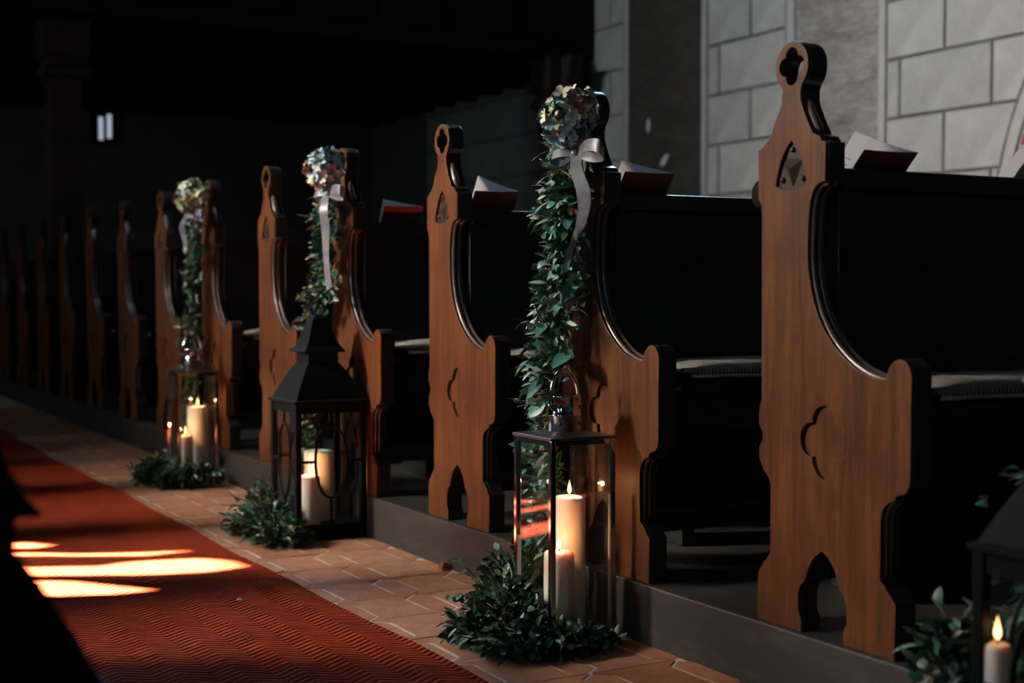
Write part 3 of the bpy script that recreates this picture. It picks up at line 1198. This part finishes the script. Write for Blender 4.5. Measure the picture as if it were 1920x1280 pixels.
def black_lantern(x, y, label):
    t = empty('black_lantern', (x, y, 0))
    tag(t, label, 'lantern', 'black metal lanterns on the tiles')
    w = 0.116
    H = 0.425
    bm_ = M['blackmetal']
    MB().square_loft([(w + 0.004, 0.0), (w + 0.004, 0.028), (w, 0.034), (w - 0.004, 0.04)]).build('base', bm_, t, 0.002)
    for sx in (-1, 1):
        for sy in (-1, 1):
            MB().box((sx * (w - .008) - 0.009, sy * (w - .008) - 0.009, 0.03), (sx * (w - .008) + 0.009, sy * (w - .008) + 0.009, H)).build('corner_post', bm_, t, 0.0015)
    for q in range(4):
        a = q * math.pi / 2
        face = MB().box((-w + 0.01, -w + 0.004, H - 0.030), (w - 0.01, -w + 0.012, H)).build('side_frame', bm_, t, rot=(0, 0, a))
        MB().box((-w + 0.01, -w + 0.004, 0.03), (w - 0.01, -w + 0.012, 0.048)).build('lower_bar', bm_, face)
        MB().box((-w + 0.016, -w + 0.007, 0.045), (w - 0.016, -w + 0.009, H - 0.028)).build('glass_pane', M['glass'], face)
        # wrought bars: a hanging loop, a stem and short cross bars
        lp = [(0.052 * math.cos(b), -w + 0.004, 0.245 + (0.115 if math.sin(b) < 0 else 0.115) * math.sin(b)) for b in [2 * math.pi * k / 32 for k in range(33)]]
        MB().tube(lp, 0.0042, 6, cap=False).build('loop_bar', bm_, face)
        for s in (-1, 1):
            MB().box((min(s * 0.050, s * (w - .016)), -w + 0.001, 0.241), (max(s * 0.050, s * (w - .016)), -w + 0.007, 0.249)).build('cross_bar', bm_, face)
        MB().box((-0.004, -w + 0.001, 0.36), (0.004, -w + 0.007, H - 0.02)).build('stem_bar', bm_, face)
        MB().box((-0.004, -w + 0.001, 0.04), (0.004, -w + 0.007, 0.13)).build('stem_bar', bm_, face)
    MB().square_loft([(w + 0.007, H), (w + 0.007, H + 0.008), (w - 0.004, H + 0.012), (w - 0.012, H + 0.030), (w - 0.022, H + 0.052), (w - 0.037, H + 0.080), (w - 0.050, H + 0.102), (w - 0.060, H + 0.118), (w - 0.063, H + 0.122)]).build('roof', bm_, t, 0.001)
    MB().square_loft([(0.050, H + 0.118), (0.050, H + 0.157)]).build('neck', bm_, t, 0.001)
    MB().square_loft([(0.068, H + 0.157), (0.068, H + 0.161), (0.056, H + 0.176), (0.045, H + 0.200), (0.034, H + 0.235), (0.022, H + 0.262), (0.010, H + 0.275)]).build('cap', bm_, t, 0.001)
    rg = [(0.022 * math.cos(b), 0, H + 0.293 + 0.022 * math.sin(b)) for b in [2 * math.pi * k / 20 for k in range(21)]]
    MB().tube(rg, 0.003, 6, cap=False).build('hanging_ring', bm_, t)
    return t


chrome_lantern(1.628, 2.703, 'nearest chrome lantern, in focus, with loop handle and two candles')
candle(1.662, 2.737, 0.0245, 0.0375, 0.280, 'taller lit candle in the nearest chrome lantern', 1.5)
candle(1.592, 2.665, 0.0245, 0.0340, 0.172, 'shorter lit candle in the nearest chrome lantern', 1.4)
black_lantern(1.622, 4.212, 'black lantern with pagoda roof in the middle distance')
candle(1.640, 4.252, 0.0405, 0.0480, 0.222, 'thick candle glowing behind in the middle black lantern', 0.45, False)
candle(1.575, 4.165, 0.0405, 0.0330, 0.155, 'thinner candle in front inside the middle black lantern', 1.7)
chrome_lantern(1.630, 5.640, 'farther chrome lantern, out of focus, left of the black lantern')
candle(1.660, 5.672, 0.0245, 0.0430, 0.278, 'taller lit candle in the farther chrome lantern', 1.5)
candle(1.588, 5.600, 0.0245, 0.0300, 0.170, 'shorter lit candle in the farther chrome lantern', 1.1)
black_lantern(1.570, 1.232, 'black lantern cut off by the right edge in the foreground')
candle(1.476, 1.325, 0.0405, 0.0190, 0.258, 'lit candle in the foreground lantern at the right edge', 0.05)
black_lantern(0.155, 1.285, 'blurred black lantern roof cutting off the lower left corner')


# ------------------------------------------------------------------ greenery
def leaf_mesh(name, kind, mat):
    """a curved leaf along +Y with its stalk at the origin; unit length"""
    prof = {
        'round': [(0.0, 0.02), (0.12, 0.22), (0.35, 0.42), (0.6, 0.44), (0.85, 0.26), (1.0, 0.03)],
        'olive': [(0.0, 0.02), (0.15, 0.085), (0.4, 0.14), (0.65, 0.125), (0.85, 0.07), (1.0, 0.01)],
        'oval': [(0.0, 0.02), (0.15, 0.16), (0.4, 0.27), (0.65, 0.25), (0.85, 0.14), (1.0, 0.015)],
        'big': [(0.0, 0.02), (0.15, 0.20), (0.35, 0.31), (0.6, 0.27), (0.82, 0.14), (1.0, 0.01)],
    }[kind]
    v, f = [], []
    for u, w in prof:
        bend = -0.22 * u * u
        v += [(-w, u, bend + w * 0.28), (0, u, bend), (w, u, bend + w * 0.28)]
    for i in range(len(prof) - 1):
        f += [(3 * i, 3 * i + 1, 3 * i + 4, 3 * i + 3), (3 * i + 1, 3 * i + 2, 3 * i + 5, 3 * i + 4)]
    mb = MB().add(v, f, 0, True)
    mb.tube([(0, -0.12, 0.0), (0, 0.0, 0.0), (0, 0.5, -0.05)], [0.018, 0.014, 0.006], 4, cap=False)
    return mb.mesh(name, mat)


LEAF = {
    'euca': (leaf_mesh('eucalyptus_leaf', 'round', M['euca']), (0.014, 0.027)),
    'olive': (leaf_mesh('olive_leaf', 'olive', M['olive']), (0.026, 0.052)),
    'green': (leaf_mesh('deep_green_leaf', 'oval', M['green']), (0.014, 0.030)),
    'big': (leaf_mesh('broad_leaf', 'big', M['euca']), (0.045, 0.06)),
}


def leaf_matrix(p, out, rr, size, droop=0.5):
    """leaf at p pointing along out"""
    d = Vector(out).normalized()
    d = (d + Vector((rr.uniform(-.8, .5), rr.uniform(-.9, .9), rr.uniform(-1.0, .9) - droop * 0.25))).normalized()
    q = d.to_track_quat('Y', 'Z').to_matrix().to_4x4()
    return Matrix.Translation(p) @ q @ Matrix.Rotation(rr.gauss(0, 0.9), 4, 'Y') @ Matrix.Diagonal((size * rr.uniform(.85, 1.1), size, size * rr.uniform(0.6, 1.4), 1))


def scatter(root, pts, n_obj, mix, seed, droop=0.5):
    """pts: list of (point, outward). the largest n_obj leaves become parts, the rest one stuff part"""
    rr = random.Random(seed)
    items = []
    for p, o in pts:
        k = rr.choices(list(mix.keys()), list(mix.values()))[0]
        lo, hi = LEAF[k][1]
        items.append((k, leaf_matrix(p, o, rr, rr.uniform(lo, hi), droop), rr.random()))
    # leaves scattered first lie outside and show largest
    for k, m, _ in items[:n_obj]:
        o = bpy.data.objects.new('leaf', LEAF[k][0])
        COL.objects.link(o)
        o.parent = root
        o.matrix_local = m
    rest = items[n_obj:]
    if rest:
        mb = MB()
        order = ['euca', 'olive', 'green', 'big']
        for k, m, _ in rest:
            me = LEAF[k][0]
            n = len(mb.v)
            mb.v += [tuple(m @ q.co) for q in me.vertices]
            for pl in me.polygons:
                mb.f.append([n + i for i in pl.vertices])
                mb.m.append(order.index(k))
                mb.sm.append(True)
        o = mb.build('small_foliage', [M['euca'], M['olive'], M['green'], M['euca']], root)
        tag(o, kind='stuff')


def garland(i, n_obj, n_all, seed, label, ymin=-1.0, ztop=0.62, mix=None):
    """hanging from the ring of pew i down to the floor"""
    y = pew_y(i)
    rt = empty('leaf_garland', (X0, y, 0))
    tag(rt, label, 'garland', 'leaf garlands hanging on the pew ends')
    rr = random.Random(seed)
    path = [(-0.035, 0.0, 1.12), (-0.045, 0.02, 0.98), (-0.05, 0.028, 0.80), (-0.055, 0.032, 0.62), (-0.055, 0.042, 0.45), (-0.05, 0.065, 0.28), (-0.07, 0.10, 0.12), (-0.13, 0.13, 0.03)]
    # the lower part hangs clear behind the lantern
    path = [(a, b + max(0.0, ymin + 0.075 - b) * max(0.0, min(1.0, (ztop + 0.12 - c) / 0.14)), c) for a, b, c in path]
    pl = catmull([Vector(p) for p in path], 10)
    MB().tube(pl, 0.006, 6).build('stem', M['stem'], rt)
    for s in range(3):
        tw = [p + Vector((-0.012 + 0.012 * math.sin(k * 0.5 + s * 2), 0.018 * math.cos(k * 0.5 + s * 2), 0)) for k, p in enumerate(pl)]
        MB().tube(tw, 0.0022, 4).build('twig', M['stem'], rt)
    pts = []
    for k in range(n_all):
        t = rr.random() * (len(pl) - 1.001)
        a = int(t)
        c = pl[a].lerp(pl[a + 1], t - a)
        ang = rr.uniform(math.pi * 0.5, math.pi * 1.5) if rr.random() < 0.9 else rr.uniform(0, 2 * math.pi)
        out = Vector((math.cos(ang), math.sin(ang) * 1.1, rr.uniform(-.6, .35)))
        wid = 0.042 + 0.008 * math.sin(t * 0.55 + seed) + 0.010 * min(1, t / 40)
        rad = wid * (rr.uniform(0.75, 1.25) if k < n_obj else rr.uniform(0.1, 0.95))
        p = c + Vector((math.cos(ang) * rad * 0.75, math.sin(ang) * rad * 1.9, 0))
        p.x = min(p.x, -0.012)
        if p.z < ztop:
            p.y = max(p.y, ymin + 0.034 + 0.02 * rr.random())
            if p.y < ymin + 0.06:
                out.y = 1.4
        out.x = min(out.x, -0.1)
        pts.append((p, out))
    scatter(rt, pts, n_obj, mix or {'euca': 4, 'olive': 2.2, 'green': 4, 'big': 0.25}, seed, 0.9)
    # loose sprigs that stick out to the sides
    for k in range(14 if n_obj > 150 else 7):
        c = pl[rr.randrange(6, len(pl) - 14)] + Vector((-0.02, 0, 0))
        d = Vector((rr.uniform(-.6, -.2), (1 if c.z < ztop + 0.08 else rr.choice((1, 1, -1))) * rr.uniform(.5, 1), rr.uniform(-.5, .4))).normalized()
        ln = rr.uniform(0.055, 0.085)
        MB().tube([c, c + d * ln * 0.6, c + d * ln + Vector((0, 0, -0.01))], 0.0013, 4).build('twig', M['stem'], rt)
        for q in range(5):
            kk = rr.choice(('olive', 'euca', 'euca'))
            o = bpy.data.objects.new('leaf', LEAF[kk][0])
            COL.objects.link(o)
            o.parent = rt
            o.matrix_local = leaf_matrix(c + d * ln * (0.45 + 0.13 * q), d, rr, LEAF[kk][1][0] * rr.uniform(1.0, 1.5), 0.1)
    # sprays of little orange-brown berries
    mb = MB()
    for k in range(16):
        c = pl[rr.randrange(4, len(pl) - 12)] + Vector((-0.035, rr.uniform(-.02, .03), 0))
        for q in range(9):
            p = c + Vector((rr.uniform(-.012, .008), rr.uniform(-.012, .012), rr.uniform(-.02, .02)))
            mb.lathe([(0.0006, -0.0026), (0.0023, -0.001), (0.0023, 0.001), (0.0006, 0.0026)], p, 6)
    tag(mb.build('berry_sprays', M['berry'], rt), kind='stuff')
    return rt


def mound(name, center, shape, n_obj, n_all, seed, label, mix=None):
    """greenery lying on the tiles: blobs (dx, dy, rx, ry, h)"""
    rt = empty(name, center)
    tag(rt, label, 'greenery', 'greenery laid round the lanterns')
    rr = random.Random(seed)
    wts = [b[2] * b[3] + b[4] * b[2] for b in shape]
    pts = []
    for k in range(n_all):
        dx, dy, rx, ry, h = rr.choices(shape, wts)[0]
        u = rr.uniform(0, 2 * math.pi)
        w = math.acos(rr.uniform(0.0, 1.0))
        rad = rr.uniform(0.82, 1.05) if k < n_obj else rr.uniform(0.25, 0.95)
        out = Vector((math.sin(w) * math.cos(u), math.sin(w) * math.sin(u), math.cos(w)))
        p = Vector((dx + rx * rad * out.x, dy + ry * rad * out.y, max(0.012, 0.010 + h * rad * out.z)))
        pts.append((p, Vector((out.x, out.y, out.z * 0.5 + 0.1))))
    for k in range(9):
        b = rr.choice(shape)
        a = rr.uniform(0, 2 * math.pi)
        s0 = Vector((b[0], b[1], 0.02))
        e = Vector((b[0] + b[2] * 0.95 * math.cos(a), b[1] + b[3] * 0.95 * math.sin(a), 0.022))
        mid = s0.lerp(e, 0.5) + Vector((0, 0, b[4] * 0.6))
        MB().tube(catmull([s0, mid, e], 5), 0.002, 5).build('twig', M['stem'], rt)
    scatter(rt, pts, n_obj, mix or {'euca': 3.2, 'olive': 1.6, 'green': 5}, seed, 0.2)
    for k in range(12):
        b = rr.choice(shape)
        a = rr.uniform(math.pi * 0.55, math.pi * 1.75)
        c = Vector((b[0] + b[2] * 0.8 * math.cos(a), b[1] + b[3] * 0.8 * math.sin(a), 0.018 + rr.uniform(0, 0.5) * b[4]))
        d = Vector((math.cos(a), math.sin(a), rr.uniform(0.0, 0.9))).normalized()
        ln = rr.uniform(0.05, 0.085)
        MB().tube([c, c + d * ln * 0.6, c + d * ln], 0.0013, 4).build('twig', M['stem'], rt)
        kk = rr.choice(('olive', 'olive', 'euca'))
        for q in range(5):
            o = bpy.data.objects.new('leaf', LEAF[kk][0])
            COL.objects.link(o)
            o.parent = rt
            o.matrix_local = leaf_matrix(c + d * ln * (0.4 + 0.14 * q), d, rr, LEAF[kk][1][0] * rr.uniform(0.9, 1.4), 0.0)
    return rt


garland(2, 225, 3000, 21, 'leaf garland hanging below the largest, sharply focused hydrangea ball', -0.012, 0.60)
garland(4, 200, 2000, 22, 'leaf garland hanging behind the black lantern below the burgundy and blue ball', 0.043, 0.70)
garland(6, 140, 1300, 23, 'leaf garland hanging behind the farther chrome lantern', -0.062, 0.60)
garland(0, 140, 800, 24, 'leaf garland behind the foreground lantern at the right edge', 0.070, 0.40)

mound('floor_greenery', (1.52, 2.72, 0), [(-0.03, -0.02, 0.10, 0.11, 0.10), (-0.09, -0.01, 0.085, 0.10, 0.06), (-0.08, -0.13, 0.085, 0.085, 0.055), (0.02, -0.165, 0.10, 0.055, 0.05), (0.10, -0.155, 0.06, 0.04, 0.032), (0.045, 0.15, 0.075, 0.09, 0.16), (0.0, 0.06, 0.07, 0.08, 0.14)],
      235, 3200, 31, 'large dark green bundle heaped around the nearest chrome lantern')
mound('floor_greenery', (1.47, 4.22, 0), [(-0.02, 0.0, 0.10, 0.15, 0.11), (-0.02, -0.16, 0.09, 0.075, 0.075), (-0.06, 0.08, 0.065, 0.09, 0.07), (0.01, 0.12, 0.06, 0.08, 0.16)],
      220, 1900, 32, 'green leafy bundle heaped left of the black lantern')
mound('floor_greenery', (1.52, 5.60, 0), [(-0.04, 0.03, 0.09, 0.13, 0.10), (0.0, -0.12, 0.10, 0.07, 0.085), (0.09, -0.14, 0.075, 0.05, 0.08)],
      170, 1400, 33, 'dark leafy mound around the farther chrome lantern')
mound('floor_greenery', (1.58, 1.49, 0), [(0.02, 0.03, 0.075, 0.08, 0.29), (0.06, -0.02, 0.08, 0.09, 0.24)],
      160, 900, 34, 'leafy bundle beside the foreground lantern at the lower right corner', {'euca': 4, 'olive': 2, 'green': 4})


# ------------------------------------------------------------------ hydrangea balls with ribbons
def floret_mesh(name, mat):
    mb = MB()
    for k in range(4):
        a = k * math.pi / 2 + 0.2
        ca, sa = math.cos(a), math.sin(a)
        v, f = [], []
        for u, w, h in ((0.0, 0.04, 0.0), (0.3, 0.30, 0.10), (0.62, 0.42, 0.24), (0.88, 0.30, 0.30), (1.0, 0.10, 0.27)):
            for s in (-1, 0, 1):
                x, y = u, s * w
                z = h + (0.09 if s else 0.0) * (1 if u > 0.2 else 0)
                v.append((x * ca - y * sa, x * sa + y * ca, z))
        for i in range(4):
            f += [(3 * i, 3 * i + 1, 3 * i + 4, 3 * i + 3), (3 * i + 1, 3 * i + 2, 3 * i + 5, 3 * i + 4)]
        mb.add(v, f, 0, True)
    mb.lathe([(0.05, 0.0), (0.08, 0.05), (0.03, 0.11)], sides=6)
    return mb.mesh(name, mat)


FL = {'m': floret_mesh('cream_floret', M['pet_mix']), 'b': floret_mesh('blue_floret', M['pet_blue']), 'r': floret_mesh('burgundy_floret', M['pet_red'])}


def bouquet(i, off, r, n, seed, label, pick, ribbon):
    c = Vector((X0 + off[0], pew_y(i) + off[1], off[2]))
    rt = empty('hydrangea_ball', c)
    tag(rt, label, 'flowers', 'hydrangea balls on the pew ends')
    rr = random.Random(seed)
    core = MB().lathe([(0.2 * r, -0.72 * r), (0.6 * r, -0.5 * r), (0.78 * r, 0), (0.6 * r, 0.5 * r), (0.2 * r, 0.74 * r)], sides=14)
    core.build('leafy_core', M['green'], rt)
    for k in range(n):
        z = 1 - 2 * (k + 0.5) / n
        a = k * 2.399963 + rr.uniform(-.2, .2)
        d = Vector((math.sqrt(1 - z * z) * math.cos(a), math.sqrt(1 - z * z) * math.sin(a), z))
        d = (d + Vector((rr.uniform(-.12, .12), rr.uniform(-.12, .12), rr.uniform(-.12, .12)))).normalized()
        if d.x > 0.55:
            continue
        me = FL[pick(d, rr)]
        q = (d + Vector((rr.uniform(-.7, .7), rr.uniform(-.7, .7), rr.uniform(-.6, .7)))).to_track_quat('Z', 'Y')
        o = link('floret', me, rt, loc=d * r * rr.uniform(0.80, 1.0) * (0.92 if d.z < -0.3 else 1), scale=rr.uniform(0.0135, 0.0205) * r / 0.07)
        o.rotation_mode = 'QUATERNION'
        o.rotation_quaternion = q @ Euler((0, 0, rr.uniform(0, 6.28))).to_quaternion()
    # ribbon: paths relative to the ball
    rb = empty('ribbon')
    rb.parent = rt
    for nm, path, wid, side in ribbon:
        pl = catmull([Vector(p) for p in path], 8)
        n_ = len(pl)
        ws = [wid * (0.75 + 0.25 * math.sin(math.pi * min(1, q / n_ * 1.3))) for q in range(n_)]
        sd = []
        for q in range(n_):
            s = Vector(side[0]).lerp(Vector(side[1]), q / (n_ - 1))
            sd.append(s)
        MB().strip(pl, ws, sd).build(nm, M['ribbon'], rb)
    MB().lathe([(0.004, -0.012), (0.012, -0.006), (0.013, 0.004), (0.005, 0.012)], (0.0, -0.02, -0.078 * r / 0.07), 12).build('ribbon_knot', M['ribbon'], rb)
    return rt


def pick2(d, rr):
    if d.z < -0.15:
        return 'b' if rr.random() < 0.75 else 'm'
    if d.z > 0.1 and abs(d.y) > 0.45:
        return 'r' if rr.random() < 0.4 else 'm'
    return 'm' if rr.random() < 0.85 else 'b'


def pick4(d, rr):
    if d.y > 0.15:
        return 'r' if rr.random() < 0.75 else 'm'
    return 'b' if rr.random() < 0.7 else 'm'


def pick6(d, rr):
    return 'm' if rr.random() < 0.9 else 'b'


def ribbons(k, tail):
    return [
        ('ribbon_tail', [tuple(k * q for q in p) for p in tail], 0.017 * k, ((0.50, -0.85, 0.0), (0.35, -0.6, 0.55))),
        ('ribbon_loop', [tuple(k * q for q in p) for p in [(0.0, -0.03, -0.075), (-0.012, -0.08, -0.066), (-0.006, -0.125, -0.070), (0.012, -0.118, -0.088), (0.012, -0.07, -0.09), (0.0, -0.03, -0.078)]], 0.015 * k, ((0.2, 0.15, 1), (0.2, 0.15, 1))),
        ('ribbon_loop', [tuple(k * q for q in p) for p in [(0.0, -0.01, -0.075), (-0.02, 0.02, -0.074), (-0.024, 0.045, -0.08), (-0.004, 0.04, -0.095), (0.0, 0.0, -0.085)]], 0.011 * k, ((0.3, 0.1, 1), (0.3, 0.1, 1))),
    ]


tail2 = [(-0.015, -0.045, -0.085), (-0.026, -0.066, -0.12), (-0.022, -0.086, -0.165), (-0.020, -0.088, -0.205), (-0.024, -0.074, -0.250), (-0.026, -0.040, -0.295), (-0.020, -0.010, -0.345)]
tail4 = [(-0.015, -0.035, -0.085), (-0.03, -0.050, -0.13), (-0.024, -0.052, -0.20), (-0.024, -0.056, -0.28), (-0.020, -0.070, -0.38)]
tail6 = [(-0.015, 0.035, -0.075), (-0.03, 0.055, -0.11), (-0.024, 0.060, -0.15), (-0.018, 0.045, -0.19)]
bouquet(2, (-0.085, -0.062, 1.160), 0.070, 170, 41, 'largest hydrangea ball, cream and pale blue, in sharp focus', pick2, ribbons(1, tail2))
bouquet(4, (-0.085, -0.055, 1.160), 0.068, 120, 42, 'burgundy and blue hydrangea ball above the black lantern', pick4, ribbons(1, tail4))
bouquet(6, (-0.085, -0.055, 1.160), 0.074, 100, 43, 'pale green hydrangea ball above the farther chrome lantern', pick6, ribbons(1, tail6))

# fallen bits on the carpet and at the kerb
pm = MB().add([(-.006, -.004, 0), (.006, -.005, .001), (.007, .004, .003), (-.005, .005, .002), (0, 0, .006)], [(0, 1, 4), (1, 2, 4), (2, 3, 4), (3, 0, 4), (3, 2, 1, 0)])
o = pm.build('fallen_petal', M['paper'], None, loc=(1.085, 3.36, 0.0085))
tag(o, 'single white petal lying on the red carpet', 'petal')
o = link('fallen_leaf', LEAF['green'][0], None, loc=(1.06, 2.90, 0.012), rot=(0.1, 0.2, 1.0), scale=0.016)
tag(o, 'tiny dark dried leaf lying on the red carpet', 'leaf')
o = MB().square_loft([(0.014, 0), (0.012, 0.012), (0.006, 0.02)]).build('brick_chip', M['brick'], None, loc=(1.72, 3.50, 0.0))
tag(o, 'small red brick chip lying against the platform step', 'chip')
